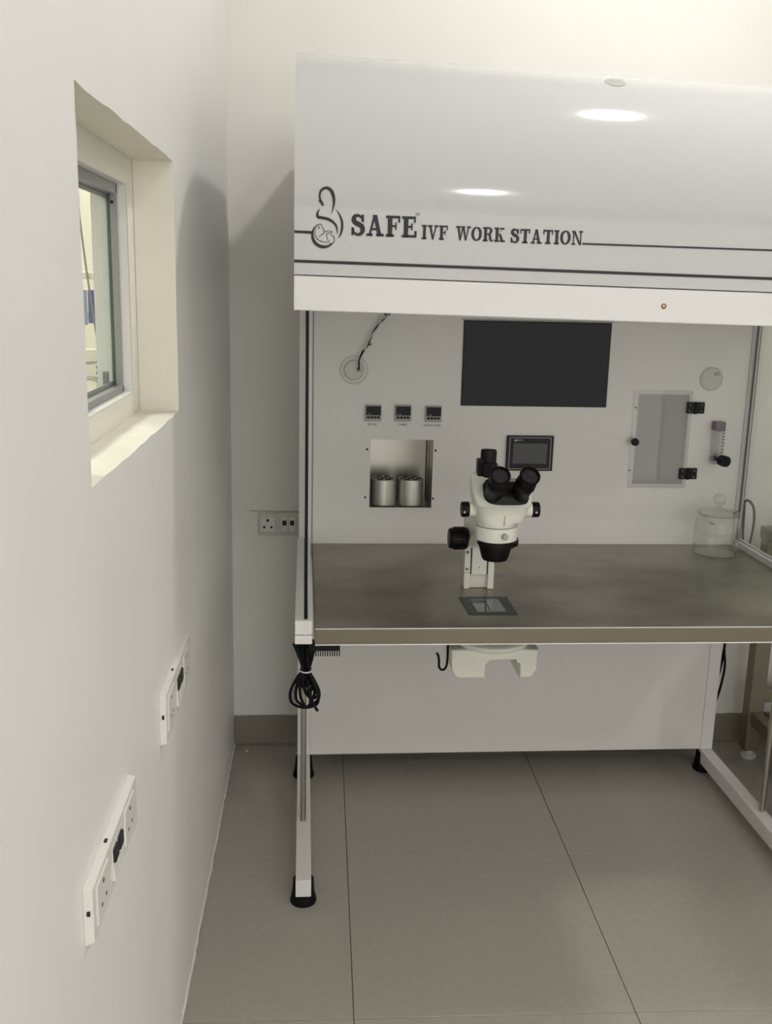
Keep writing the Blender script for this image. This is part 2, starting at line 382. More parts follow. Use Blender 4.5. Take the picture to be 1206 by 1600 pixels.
for s_ in (1, -1):
    g.face([(cx-0.006, -0.2015, cz+s_*0.006), (cx+0.006, -0.2015, cz+s_*0.006), (cx, -0.2015, cz+s_*0.016)])
g.box(cx-0.002, cx+0.002, -0.2017, -0.2012, cz-0.008, cz+0.008)
st.part('arrow', g, 'ink', pn)
hc = [(-0.3985, -0.205, 1.9), (-0.3872, -0.205, 1.74), (-0.385, -0.205, 1.66), (-0.3727, -0.205, 1.52), (-0.3625, -0.21, 1.44), (-0.352, -0.21, 1.346), (-0.347, -0.205, 1.305)]
one('hanging_cable', G().tube(hc, 0.0028, 8, 4), 'greyd', 'dark grey cable hanging diagonally in front of the stand seen through the window', 'cable', (-0.3985, -0.205, 1.9))

# ================================================================== WORKSTATION
XL, XR = 0.2098, 1.5650          # outer sides
YF, YB, YH = -0.984, -0.2415, -1.150
ZT = 0.7500
W = Thing('ivf_workstation', 'large white curved-hood laboratory workstation with steel table and dark lettering', 'workstation', (0.88, -0.6, 0), ws=True)
ZC, RR, TOP = 1.600, 0.368, 1.968
def shear(p): return Vector((p.x, p.y, p.z-(0.0125+max(0.0, p.z-1.5)*0.03)*(p.x-XL)))      # the hood sags a little to the right
def prof_y(z): return YH if z < ZC else YH+RR-math.sqrt(max(0.0, RR*RR-(z-ZC)**2))
g = G(); g.tf = shear
poly = [(YH, 1.512)]+[(YH+RR-RR*math.cos(a), ZC+RR*math.sin(a)) for a in [PI/2*i/32 for i in range(33)]]+[(YB+0.005, TOP), (YB+0.005, 1.47), (YH+0.03, 1.47), (YH+0.03, 1.512)]
A = [g._v((0.205, a, b)) for a, b in poly]; B = [g._v((XR, a, b)) for a, b in poly]; n = len(poly)
g.bm.faces.new(A); g.bm.faces.new(list(reversed(B)))
for i in range(n):
    f = g.bm.faces.new((A[(i+1) % n], A[i], B[i], B[(i+1) % n])); f.smooth = i < 33
hood = W.part('hood', g, 'gloss', label='glossy white curved hood cover')
g = G(); g.tf = shear
g.box(0.2045, XR+0.0005, YH-0.0015, YH+0.02, 1.4455, 1.5095, 0.002, 2)
g.box(0.2050, XR, YH+0.0, YB, 1.4455, 1.470)
W.part('hood_lip', g, 'white', label='flat white bottom rail of the hood')
W.part('rust_spot', G().lathe([(0.0055, 0), (0.0055, 0.0008)], (0.923, YH-0.0012, 1.4680), (0, -1, 0), 14), 'rust', hood, label='small rusty screw hole')
W.part('screw_hole', G().lathe([(0.0028, 0), (0.0028, 0.0006)], (0.923, YH-0.0021, 1.4685), (0, -1, 0), 10), 'cap', hood)

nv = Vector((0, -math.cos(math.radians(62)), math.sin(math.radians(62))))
W.part('hood_disc', G().lathe([(0.0215, 0), (0.0215, 0.0012), (0.019, 0.0018)], Vector((0.853, YH+RR-RR*math.cos(math.radians(62)), ZC+RR*math.sin(math.radians(62))-0.0160))-nv*0.0004, nv, 28), 'grey', hood, label='small grey round disc near the top of the hood')  # thin grey disc laid on the hood's curve
# printing on the hood: u runs along x, v is height; everything is wrapped on the hood's profile
def onhood(p): return Vector((p.x, prof_y(p.z)-0.0012, p.z-0.0))
class Ink(G):
    def __init__(s): super().__init__(); s.tf = onhood
    def quad(s, a, b, c, d, n=4):
        a, b, c, d = [Vector((q[0], 0, q[1])) for q in (a, b, c, d)]
        for i in range(n):
            t0, t1 = i/n, (i+1)/n
            s.face([a.lerp(d, t0), b.lerp(c, t0), b.lerp(c, t1), a.lerp(d, t1)])
    def ribbon(s, pts, wd, k=6):
        P = catmull([Vector((p[0], 0, p[1])) for p in pts], k)
        Wd = catmull([Vector((q, 0, 0)) for q in wd], k)
        L, Rr = [], []
        for i, p in enumerate(P):
            t = (P[min(i+1, len(P)-1)]-P[max(i-1, 0)]).normalized(); nn = Vector((-t.z, 0, t.x)); h = max(Wd[i].x, 0.0001)/2
            L.append(p+nn*h); Rr.append(p-nn*h)
        for i in range(len(P)-1): s.face([L[i], L[i+1], Rr[i+1], Rr[i]])
TK, TN, SH = 0.245, 0.14, 0.125        # thick stem, thin stroke, slab height
def glyph(ch):
    """strokes in a box of height 1; returns (width, quads, ribbons)"""
    q, r = [], []
    def R(x0, y0, x1, y1): q.append(((x0, y0), (x1, y0), (x1, y1), (x0, y1)))
    if ch == 'I': R(.12, 0, .12+TK, 1); R(0, 0, .44, SH); R(0, 1-SH, .44, 1); w_ = .44
    elif ch == 'F': R(.1, 0, .1+TK, 1); R(0, 0, .44, SH); R(0, 1-SH, .76, 1); R(.66, .68, .76, 1); R(.3, .46, .54, .56); R(.50, .34, .58, .68); w_ = .76
    elif ch == 'E': R(.1, 0, .1+TK, 1); R(0, 0, .78, SH); R(0, 1-SH, .74, 1); R(.64, .70, .74, 1); R(.68, 0, .80, .32); R(.3, .46, .54, .56); R(.50, .34, .58, .68); w_ = .8
    elif ch == 'T': R(.32, 0, .32+TK, 1); R(.18, 0, .66, SH); R(0, 1-SH, .84, 1); R(0, .68, .10, 1); R(.74, .68, .84, 1); w_ = .84
    elif ch == 'A': q.append(((.10, 0), (.22, 0), (.50, 1), (.38, 1))); q.append(((.60, 0), (.82, 0), (.56, 1), (.36, 1))); R(.24, .28, .66, .38); R(0, 0, .34, SH); R(.52, 0, .94, SH); R(.34, 1-SH, .56, 1); w_ = .94
    elif ch == 'V': q.append(((.38, 0), (.52, 0), (.30, 1), (.08, 1))); q.append(((.38, 0), (.50, 0), (.80, 1), (.68, 1))); R(-.02, 1-SH, .40, 1); R(.56, 1-SH, .90, 1); w_ = .88
    elif ch == 'W':
        q.append(((.30, 0), (.44, 0), (.28, 1), (.08, 1))); q.append(((.32, 0), (.42, 0), (.64, .96), (.52, .96)))
        q.append(((.78, 0), (.92, 0), (.70, 1), (.52, 1))); q.append(((.80, 0), (.90, 0), (1.16, 1), (1.04, 1)))
        R(-.02, 1-SH, .38, 1); R(.44, 1-SH, .76, 1); R(.94, 1-SH, 1.26, 1); w_ = 1.24
    elif ch == 'N': R(.10, 0, .20, 1); R(.72, 0, .82, 1); q.append(((.66, 0), (.82, 0), (.28, 1), (.08, 1))); R(0, 0, .32, SH); R(0, 1-SH, .30, 1); R(.60, 1-SH, .94, 1); w_ = .94
    elif ch == 'K': R(.10, 0, .10+TK, 1); R(0, 0, .42, SH); R(0, 1-SH, .42, 1); q.append(((.28, .36), (.30, .50), (.74, .98), (.62, .98))); q.append(((.60, .02), (.84, .02), (.54, .62), (.38, .50))); R(.50, 1-SH, .86, 1); R(.50, 0, .94, SH); w_ = .94
    elif ch == 'R': R(.10, 0, .10+TK, 1); R(0, 0, .42, SH); R(0, 1-SH, .50, 1); r.append(([(.28, .95), (.48, .95), (.66, .88), (.70, .74), (.62, .58), (.46, .52), (.28, .51)], [.1, .11, .16, .2, .16, .1, .09])); r.append(([(.48, .50), (.60, .42), (.64, .24), (.70, .08), (.84, .05), (.90, .14)], [.1, .18, .19, .17, .09, .05])); w_ = .90
    elif ch == 'O': r.append(([(.45+.34*math.cos(a), .5+.44*math.sin(a)) for a in [2*PI*i/12 for i in range(13)]], [.11+.11*abs(math.cos(2*PI*i/12)) for i in range(13)])); w_ = .90
    elif ch == 'S':
        r.append(([(.60, .66), (.56, .84), (.38, .94), (.20, .90), (.14, .74), (.24, .60), (.42, .52), (.58, .42), (.62, .24), (.52, .09), (.34, .05), (.16, .14), (.10, .36)],
                  [.09, .11, .14, .19, .24, .24, .25, .24, .23, .17, .14, .11, .09])); R(.56, .64, .68, .99); R(.02, .01, .14, .38); w_ = .72
    return w_, q, r
def word(g, s, u0, u1, v0, h, drop=0.0):
    G_ = [glyph(c) for c in s]; sp = 0.10; tot = sum(a[0] for a in G_)+sp*(len(s)-1); k = (u1-u0)/tot; x = u0
    for w_, q, r in G_:
        f = lambda p: (x+p[0]*k, v0-drop*(x-u0)+p[1]*h)
        for quad in q: g.quad(*[f(p) for p in quad])
        for pts, wd in r: g.ribbon([f(p) for p in pts], [c*(k+h)/2 for c in wd], 5)
        x += (w_+sp)*k
ink = Ink()
word(ink, 'SAFE', 0.3110, 0.4345, 1.5852, 0.0385, 0.012)
word(ink, 'IVF', 0.4440, 0.4935, 1.5818, 0.0262, 0.01)
word(ink, 'WORK', 0.5095, 0.6035, 1.5815, 0.0262, 0.012)
word(ink, 'STATION', 0.6140, 0.7535, 1.5795, 0.0262, 0.006)
W.part('lettering', ink, 'ink', hood, label='dark slab serif words SAFE IVF WORK STATION')
ink = Ink()
me = text_mesh('TM', 0.0072)
vs = [ink._v((0.4350+v.co.x*0.85, 0, 1.6262+v.co.y)) for v in me.vertices]
for p in me.polygons: ink.bm.faces.new([vs[i] for i in p.vertices])
W.part('trademark_lettering', ink, 'ink', hood)
for nm, (a0, b0, a1, b1, t) in {'a': (0.2052, 1.5892, 0.2400, 1.5885, 0.0050), 'b': (0.7535, 1.5815, 1.5650, 1.5760, 0.0034), 'c': (0.2052, 1.5360, 1.5650, 1.5205, 0.0055)}.items():
    ink = Ink(); N = 12
    for i in range(N):
        u0 = a0+(a1-a0)*i/N; u1 = a0+(a1-a0)*(i+1)/N; v0 = b0+(b1-b0)*i/N; v1 = b0+(b1-b0)*(i+1)/N
        ink.quad((u0, v0-t/2), (u1, v1-t/2), (u1, v1+t/2), (u0, v0+t/2), 1)
    W.part('stripe', ink, 'ink', hood)
# emblem: mother and child, traced as tapered strokes.  px -> hood via local map
def E_(px, py): return (0.2369+(px-487)*0.001178, 1.5605+(388-py)*0.001160)
def L_(cx, cy): return E_(470+cx/6.03, 280+cy/6.03)     # crop coordinates of the logo close-up
ink = Ink(); s = 0.001178/6.03
def rb(pts, wd, k=6): ink.ribbon([L_(*p) for p in pts], [w_*s for w_ in wd], k)
rb([(214, 250), (196, 220), (180, 175), (186, 125), (215, 92), (255, 86), (290, 112), (310, 160), (316, 215), (308, 270), (292, 325)], [20, 24, 18, 20, 24, 28, 32, 30, 22, 14, 3])
rb([(172, 202), (180, 214), (192, 222)], [4, 16, 6])
rb([(180, 280), (160, 325), (165, 358), (205, 366), (265, 378), (318, 412), (345, 455), (350, 518)], [3, 22, 28, 28, 26, 22, 18, 3])
rb([(332, 280), (368, 330), (392, 390), (396, 450), (384, 510), (360, 555)], [3, 14, 22, 24, 18, 3])
rb([(165, 425), (126, 470), (112, 530), (130, 590), (175, 628), (225, 638), (275, 625), (322, 590)], [3, 14, 24, 30, 32, 28, 18, 3])
rb([(150, 450), (136, 500), (146, 545), (180, 580), (230, 592), (270, 590)], [3, 6, 7, 7, 6, 3])
rb([(165, 470), (180, 458), (164, 440), (180, 426), (200, 430), (205, 452), (222, 480), (220, 510), (195, 528), (175, 548)], [4, 6, 6, 6, 6, 6, 7, 7, 6, 5])
rb([(222, 498), (260, 488), (298, 490), (294, 505), (262, 508), (248, 520), (252, 545), (258, 575)], [6, 6, 6, 6, 6, 6, 6, 5])
rb([(285, 520), (312, 535), (324, 565), (315, 595), (292, 606), (268, 596)], [4, 7, 7, 7, 6, 4])
rb([(262, 575), (276, 582)], [4, 6])
W.part('emblem', ink, 'ink', hood, label='dark line emblem of a mother holding a baby')

# back panel with its rectangular openings (recesses behind them)
NX0, NX1, NZ0, NZ1 = 0.4165, 0.5993, 0.8590, 1.0602       # steel niche
DX0, DX1, DZ0, DZ1 = 1.1990, 1.3510, 0.9360, 1.2020       # acrylic-door opening
def holed(g, x0, x1, z0, z1, y0, y1, holes):
    X = sorted({x0, x1, *[h[0] for h in holes], *[h[1] for h in holes]}); Z = sorted({z0, z1, *[h[2] for h in holes], *[h[3] for h in holes]})
    solid = [[not any(h[0] <= (X[i]+X[i+1])/2 <= h[1] and h[2] <= (Z[j]+Z[j+1])/2 <= h[3] for h in holes) for j in range(len(Z)-1)] for i in range(len(X)-1)]
    cache = {}
    def v(x, y, z):
        if (x, y, z) not in cache: cache[(x, y, z)] = g._v((x, y, z))
        return cache[(x, y, z)]
    ni, nj = len(X)-1, len(Z)-1
    S = lambda i, j: 0 <= i < ni and 0 <= j < nj and solid[i][j]
    for i in range(ni):
        for j in range(nj):
            if not solid[i][j]: continue
            a, b, c, d = X[i], X[i+1], Z[j], Z[j+1]
            for y in (y0, y1): g.bm.faces.new((v(a, y, c), v(b, y, c), v(b, y, d), v(a, y, d)))
            if not S(i-1, j): g.bm.faces.new((v(a, y0, c), v(a, y1, c), v(a, y1, d), v(a, y0, d)))
            if not S(i+1, j): g.bm.faces.new((v(b, y0, c), v(b, y1, c), v(b, y1, d), v(b, y0, d)))
            if not S(i, j-1): g.bm.faces.new((v(a, y0, c), v(b, y0, c), v(b, y1, c), v(a, y1, c)))
            if not S(i, j+1): g.bm.faces.new((v(a, y0, d), v(b, y0, d), v(b, y1, d), v(a, y1, d)))
    return g
bp_ = W.part('back_panel', holed(G(), 0.2500, 1.5262, 0.745, 1.47, YB, YB+0.012, [(NX0, NX1, NZ0, NZ1), (DX0, DX1, DZ0, DZ1)]), 'panel')
W.part('rear_housing', holed(G(), 0.2500, 1.5262, 0.0775, 1.90, -0.075, -0.065, []).box(0.25, 0.258, YB+0.013, -0.075, 0.08, 1.9).box(1.518, 1.526, YB+0.013, -0.075, 0.08, 1.9).box(0.258, 1.518, YB+0.013, -0.075, 1.89, 1.90), 'white')
# niche liner
g = G(); t = 0.002; yb2 = YB+0.150
g.box(NX0-t, NX0, YB+0.001, yb2, NZ0, NZ1); g.box(NX1, NX1+t, YB+0.001, yb2, NZ0, NZ1)
g.box(NX0-t, NX1+t, YB+0.001, yb2, NZ0-t, NZ0); g.box(NX0-t, NX1+t, YB+0.001, yb2, NZ1, NZ1+t); g.box(NX0-t, NX1+t, yb2, yb2+t, NZ0-t, NZ1+t)
li = W.part('niche_liner', g, 'liner', label='brushed steel lining of the small niche')
W.part('liner_seam', G().box(NX1-0.0025, NX1-0.0003, yb2-0.0015, yb2, NZ0, NZ1).box(NX1-0.0008, NX1-0.0001, YB+0.085, YB+0.089, NZ0, NZ1), 'dark', li)
g = G(); yb3 = YB+0.120
g.box(DX0-t, DX0, YB+0.001, yb3, DZ0, DZ1); g.box(DX1, DX1+t, YB+0.001, yb3, DZ0, DZ1)
g.box(DX0-t, DX1+t, YB+0.001, yb3, DZ0-t, DZ0); g.box(DX0-t, DX1+t, YB+0.001, yb3, DZ1, DZ1+t); g.box(DX0-t, DX1+t, yb3, yb3+t, DZ0-t, DZ1+t)
W.part('bottle_recess', g, 'recess', label='grey recess behind the clear door')
def screw(x, z, r=0.0032, parent=None):
    W.part('screw', G().lathe([(r, 0), (r, 0.0010), (r*0.6, 0.0022)], (x, YB, z), (0, -1, 0), 12), 'dark', parent or bp_)
for x, z in ((0.4067, 1.0311), (0.6063, 1.0294), (0.4038, 0.8891), (0.6036, 0.8865)): screw(x, z)
for x, z in ((1.1920, 1.1622), (1.1876, 0.9756)): screw(x, z, 0.0026)
# acrylic door
dr = W.part('door', G().box(1.184, 1.3600, YB-0.0055, YB-0.0015, 0.9240, 1.2140, 0.0006, 1), 'doorglass', label='clear acrylic door')
W.part('frosted_film', G().box(DX0, DX1, YB-0.0012, YB-0.0006, DZ0, DZ1), 'film', dr, label='greyish frosted film over the opening')
for (hx0, hx1, hz0, hz1) in ((1.3430, 1.3965, 1.1480, 1.1812), (1.3377, 1.3918, 0.9521, 0.9846)):
    g = G().box(hx0, hx0+0.023, YB-0.0095, YB-0.0055, hz0, hz1, 0.0008, 1).box(hx1-0.023, hx1, YB-0.0085, YB, hz0, hz1, 0.0008, 1)
    g.cyl(((hx0+hx1)/2, YB-0.0075, hz0-0.001), ((hx0+hx1)/2, YB-0.0075, hz1+0.001), 0.0048, n=12)
    W.part('hinge', g, 'black', dr, label='black plastic butt hinge')
    for a in (hx0+0.009, hx1-0.009):
        for b in (hz0+0.007, hz1-0.007): W.part('hinge_screw', G().cyl((a, YB-0.0085, b), (a, YB-0.0105, b), 0.0018, n=8), 'grey', dr)
W.part('door_knob', G().lathe([(0.004, 0.0), (0.004, 0.012), (0.0105, 0.014), (0.0115, 0.020), (0.0105, 0.028), (0.008, 0.030)], (1.189, YB-0.0055, 1.0645), (0, -1, 0), 20), 'black', dr, label='small round black knob')
# monitor let into the panel
mo = W.part('monitor', G().box(0.6745, 1.1025, YB-0.0035, YB, 1.1615, 1.4035, 0.001, 1), 'bezel', label='wide dark monitor set into the panel')
W.part('monitor_screen', G().box(0.6775, 1.0995, YB-0.0045, YB-0.003, 1.1645, 1.4005), 'screen', mo)
W.part('panel_trim', G().box(0.670, 1.107, YB-0.002, YB, 1.4045, 1.4075), 'grey', bp_)
# touch panel
hm = W.part('touch_panel', G().box(0.8138, 0.9520, YB-0.011, YB, 0.9735, 1.0768, 0.0015, 2), 'bezel', label='small charcoal touch panel with a thin silver border')
g = G(); a0, a1, b0, b1 = 0.8215, 0.9440, 0.9790, 1.0720; y_ = YB-0.0115; q = 0.0009
g.box(a0, a1, y_, y_+0.001, b0, b0+q); g.box(a0, a1, y_, y_+0.001, b1-q, b1); g.box(a0, a0+q, y_, y_+0.001, b0, b1); g.box(a1-q, a1, y_, y_+0.001, b0, b1)
W.part('border_line', g, 'silver', hm)
W.part('touch_screen', G().box(0.8325, 0.9330, YB-0.0118, YB-0.010, 0.9945, 1.0550, 0.0003, 1), 'lcd', hm)
g = G(); text_on(g, 'DELTA', 0.0062, 0.8505, YB-0.0122, 1.0640); g.face([(0.8345, YB-0.0122, 1.0613), (0.8425, YB-0.0122, 1.0613), (0.8385, YB-0.0122, 1.0675)])
W.part('maker_lettering', g, 'silver', hm)
# three temperature controllers
for cx, cz, lab, lx in ((0.4222, 1.1372, 'BLOCK', 0.4205), (0.5080, 1.1377, 'TABLE', 0.5080), (0.5960, 1.1365, 'GLASS STAGE', 0.5935)):
    c = W.part('temperature_controller', G().box(cx-0.0235, cx+0.0235, YB-0.008, YB, cz-0.0235, cz+0.0235, 0.0012, 2), 'grey', label='small square controller above the word '+lab)
    W.part('display', G().box(cx-0.0205, cx+0.0215, YB-0.0088, YB-0.007, cz-0.0065, cz+0.0200, 0.0004, 1), 'bezel', c)
    g = G()
    for i in range(4): g.box(cx-0.0185+i*0.0097, cx-0.0185+i*0.0097+0.0080, YB-0.0092, YB-0.007, cz-0.0155, cz-0.0090, 0.0005, 1)
    W.part('keypad', g, 'greyd' if 0 else 'bezel', c)
    g = G()
    for dx in (-0.0135, -0.0075): g.box(cx+dx-0.001, cx+dx+0.001, YB-0.0090, YB-0.0086, cz-0.0045, cz-0.0010)
    W.part('indicator', g, 'grey', c)
    g = G(); text_on(g, lab, 0.0083, lx, YB-0.0008, cz-0.0338, 1.0)
    W.part('lettering', g, 'ink', bp_, label='small black word '+lab)
# cable port caps
for cx, cz, r in ((0.3655, 1.2580, 0.0300), (1.4115, 1.2495, 0.0350)):
    c = W.part('port_cap', G().lathe([(r, 0), (r, 0.002), (r-0.004, 0.0045), (r-0.006, 0.0035), (r-0.007, 0.0035)], (cx, YB, cz), (0, -1, 0), 40), 'cap', label='round translucent port cap')
    W.part('cap_notch', G().box(cx+0.006, cx+0.022, YB-0.0052, YB-0.003, cz+(0.010 if cx > 1 else -0.004), cz+(0.020 if cx > 1 else 0.006), 0.001, 1), 'grey', c)
W.part('cap_ring', G().lathe([(0.0415, 0), (0.0415, 0.0012), (0.040, 0.0018), (0.0345, 0.0012)], (0.3655, YB, 1.2580), (0, -1, 0), 40, cap=False), 'cap')
# flow meter
fm = W.part('flow_meter', G().box(1.4262, 1.4560, YB-0.032, YB-0.001, 1.0010, 1.1200, 0.002, 2), 'meter', label='clear acrylic flow meter with a black knob')
W.part('meter_end', G().box(1.4257, 1.4565, YB-0.0325, YB-0.0, 1.1000, 1.1265, 0.002, 2), 'purple', fm, label='purplish clear top fitting')
W.part('meter_end', G().box(1.4300, 1.4460, YB-0.024, YB-0.006, 1.0100, 1.0240, 0.002, 2), 'purple', fm)
W.part('meter_tube', G().cyl((1.4410, YB-0.016, 1.024), (1.4410, YB-0.016, 1.100), 0.0042, n=14), 'meter', fm)
g = G()
for i in range(7): g.box(1.4485, 1.4550, YB-0.0332, YB-0.0322, 1.036+i*0.0095, 1.0385+i*0.0095)
W.part('scale_mark', g, 'bezel', fm)
W.part('meter_knob', G().lathe([(0.005, 0), (0.005, 0.014), (0.0160, 0.016), (0.0170, 0.026), (0.0160, 0.040), (0.012, 0.043)], (1.4420, YB-0.030, 1.0160), (0.25, -1, 0), 24), 'black', fm, label='ribbed black knob')

# columns, lower panel, legs
for x0 in (XL, 1.4905):
    W.part('rear_column', G().box(x0, x0+0.038, YB-0.001, YB+0.037, 0.0745, 0.744), 'white')
W.part('rear_post', G().box(XL+0.001, XL+0.0385, YB-0.001, YB+0.037, 0.7445, 1.47, 0.001, 1), 'white')
W.part('rear_post', G().box(1.5265, 1.5470, YB-0.001, YB+0.037, 0.7445, 1.455, 0.001, 1), 'white')
W.part('post_groove', G().box(XL+0.0395, XL+0.0412, YB-0.0022, YB, 0.752, 1.447), 'greyd')
W.part('post_groove', G().box(1.5225, 1.5238, YB-0.0015, YB, 0.752, 1.440), 'grey')
W.part('lower_panel', G().box(XL+0.0385, 1.4900, YB, YB+0.010, 0.0745, 0.705, 0.0005, 1), 'panel', label='plain white panel below the table')
for x0 in (XL, 1.4905):
    bar = W.part('floor_bar', G().box(x0, x0+0.038, -0.9097, -0.20, 0.0290, 0.0740, 0.002, 2), 'white', label='white square floor bar of the side frame')
    for yy in (-0.880, -0.232):
        W.part('rubber_foot', G().lathe([(0.0315, 0), (0.0330, 0.004), (0.0305, 0.014), (0.0278, 0.027), (0.0262, 0.045), (0.0255, 0.062), (0.019, 0.0645)], (x0+0.019, yy, 0), n=28), 'rubber', bar, label='black rubber foot')
    xc = x0+0.0175 if x0 < 1 else x0+0.026
    W.part('support_tube', G().lathe([(0.0078, 0.074), (0.0078, 0.7125)], (xc, -0.627, 0), n=20), 'tube', label='thin stainless support tube')
# table
g = G().box(0.2502, 1.5268, YF, YB-0.0005, 0.7125, ZT, 0.003, 3)
tb = W.part('table_top', g, 'steel', label='brushed stainless steel table top')
W.part('front_lip', G().box(0.2520, 1.5268, YF-0.0022, YF+0.001, 0.7130, ZT-0.002, 0.001, 1), 'steel_lip', tb)
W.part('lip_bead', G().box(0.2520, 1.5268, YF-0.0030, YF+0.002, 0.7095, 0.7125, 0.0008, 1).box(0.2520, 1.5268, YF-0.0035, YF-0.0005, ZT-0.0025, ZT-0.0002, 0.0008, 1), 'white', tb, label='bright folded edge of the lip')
# heated glass stage in the table (a slanted plate in the photo)
def skew(y): return 0.0
g = G()
pl = [(0.6065, -0.7620), (0.7262, -0.7620), (0.7262, -0.8985), (0.6095, -0.8985)]
g.prism(pl, 2, ZT-0.001, ZT+0.0012)
sg = W.part('stage_frame', g, 'stagef', tb, label='dark framed glass stage let into the table')
W.part('stage_glass', G().prism([(0.6310, -0.7830), (0.7010, -0.7830), (0.7030, -0.8790), (0.6330, -0.8790)], 2, ZT+0.0008, ZT+0.0018), 'stage', tb, label='square heated glass window')
W.part('stage_line', G().box(0.6640, 0.6660, -0.879, -0.783, ZT+0.0018, ZT+0.0022), 'stagef', tb)
# side channels, glass and front blocks
for x0, xg, w_ in ((0.2070, 0.2310, 0.0380), (1.5275, 1.5405, 0.0255)):
    g = G()
    g.box(x0, xg-0.0042, YF-0.001, YB-0.002, 0.7345, 0.7670, 0.0015, 2); g.box(xg+0.0042, x0+w_, YF-0.001, YB-0.002, 0.7345, 0.7670, 0.0015, 2)
    g.box(xg-0.0045, xg+0.0045, YF+0.012, YB-0.002, 0.7345, 0.752); g.box(xg-0.0045, xg+0.0045, YF-0.001, YF+0.012, 0.7345, 0.7670)
    W.part('side_channel', g, 'white', label='white channel holding the side glass')
    W.part('side_rail', G().box(x0-0.0005, x0+w_+0.0005, YF-0.001, YB-0.002, 0.7120, 0.7328, 0.0025, 2), 'white')
    sgp = W.part('side_glass', G().box(xg-0.0032, xg+0.0032, YF+0.0140, YB-0.003, 0.7525, 1.4440), 'glass', label='clear glass side panel')
    W.part('glass_edge', G().box(xg-0.0034, xg+0.0034, YF+0.0125, YF+0.0139, 0.7525, 1.4440), 'glassedge', sgp, label='dark green front edge of the glass')
W.part('post_seal', G().box(1.5471, 1.5488, YB-0.003, YB+0.037, 0.768, 1.438), 'greyd', label='dark seal along the rear post')
# inner vertical trim at the right rear
W.part('post_trim', G().box(1.5340, 1.5362, YB-0.014, YB-0.003, 0.768, 1.438), 'greyd')

# wires from the left port
wa = [(0.3785, YB-0.004, 1.2600), (0.3795, YB-0.018, 1.2700), (0.3795, YB-0.022, 1.2880), (0.3880, YB-0.022, 1.3100), (0.4010, YB-0.022, 1.3280), (0.4137, YB-0.022, 1.3600), (0.4276, YB-0.022, 1.3820), (0.4420, YB-0.022, 1.4000), (0.4540, YB-0.022, 1.4130), (0.4560, YB-0.022, 1.4460)]
wi = W
wi.part('black_wire', G().tube(wa, 0.0028, 8, 4), 'rubber', label='black wire')
P = catmull([Vector(p) for p in wa], 10); Q = []
for i, p in enumerate(P):
    a = i*0.22; amp = 0.0032 if i > 34 else 0.0009
    Q.append(p+Vector((math.cos(a)*amp+0.0025*(i < 34), -abs(math.sin(a))*amp*1.3-0.0006*(i > 34), 0)))
wi.part('white_wire', G().tube(Q, 0.0021, 8, 1), 'cap', label='white wire')
wi.part('wire_stub', G().tube([(0.4020, YB-0.024, 1.3330), (0.4095, YB-0.026, 1.3300), (0.4105, YB-0.026, 1.3360)], 0.0016, 6, 3), 'rubber')
wi.part('wire_hook', G().tube([(0.4460, YB-0.024, 1.4190), (0.4520, YB-0.024, 1.4120), (0.4600, YB-0.024, 1.4150), (0.4610, YB-0.024, 1.4220)], 0.0018, 6, 3), 'rubber')

# aluminium heating blocks in the niche
def heating_block(cx, cy, label):
    r, h = 0.0375, 0.0800; z0 = NZ0+0.0002
    t = Thing('heating_block', label, 'metal block', (cx, cy, z0), ws=True, group='heating blocks in the niche')
    t.part('body', G().lathe([(r-0.002, 0), (r, 0.002), (r, h-0.006), (r-0.001, h-0.003), (r-0.003, h-0.002)], (cx, cy, z0), n=40), 'block')
    for i in range(7):
        a = 2*PI*i/6; rr_ = 0.024 if i < 6 else 0.0
        t.part('tube_bore', G().lathe([(0.0088, 0), (0.0088, 0.0012), (0.0070, 0.0012), (0.0070, 0.0004)], (cx+rr_*math.cos(a), cy+rr_*math.sin(a), z0+h-0.002), n=14), 'hole')
heating_block(0.4610, YB+0.050, 'round aluminium block, left of the two in the niche')
heating_block(0.5420, YB+0.050, 'round aluminium block, right of the two in the niche')
# glass bottle behind the acrylic door
bx, by, bz = 1.2790, YB+0.062, DZ0+0.0005
bt = Thing('humidifier_bottle', 'tall clear glass bottle standing behind the smoky acrylic door', 'bottle', (bx, by, bz), ws=True)
bt.part('body', G().lathe([(0.001, 0.001), (0.024, 0.001), (0.027, 0.005), (0.027, 0.105), (0.024, 0.118), (0.012, 0.128), (0.012, 0.140)], (bx, by, bz), n=32, cap=False), 'jar')
bt.part('cap', G().lathe([(0.0150, 0.138), (0.0155, 0.140), (0.0155, 0.160), (0.013, 0.163)], (bx, by, bz), n=28), 'cap')
bt.part('nozzle', G().lathe([(0.006, 0.163), (0.0065, 0.180), (0.0100, 0.183), (0.0100, 0.190), (0.005, 0.192), (0.004, 0.210)], (bx, by, bz), n=20), 'cap')
bt.part('dip_tube', G().lathe([(0.003, 0.012), (0.003, 0.138)], (bx, by, bz), n=10, cap=False), 'cap')
bt.part('liquid', G().lathe([(0.0245, 0.003), (0.0255, 0.006), (0.0255, 0.085)], (bx, by, bz), n=28), 'meter')
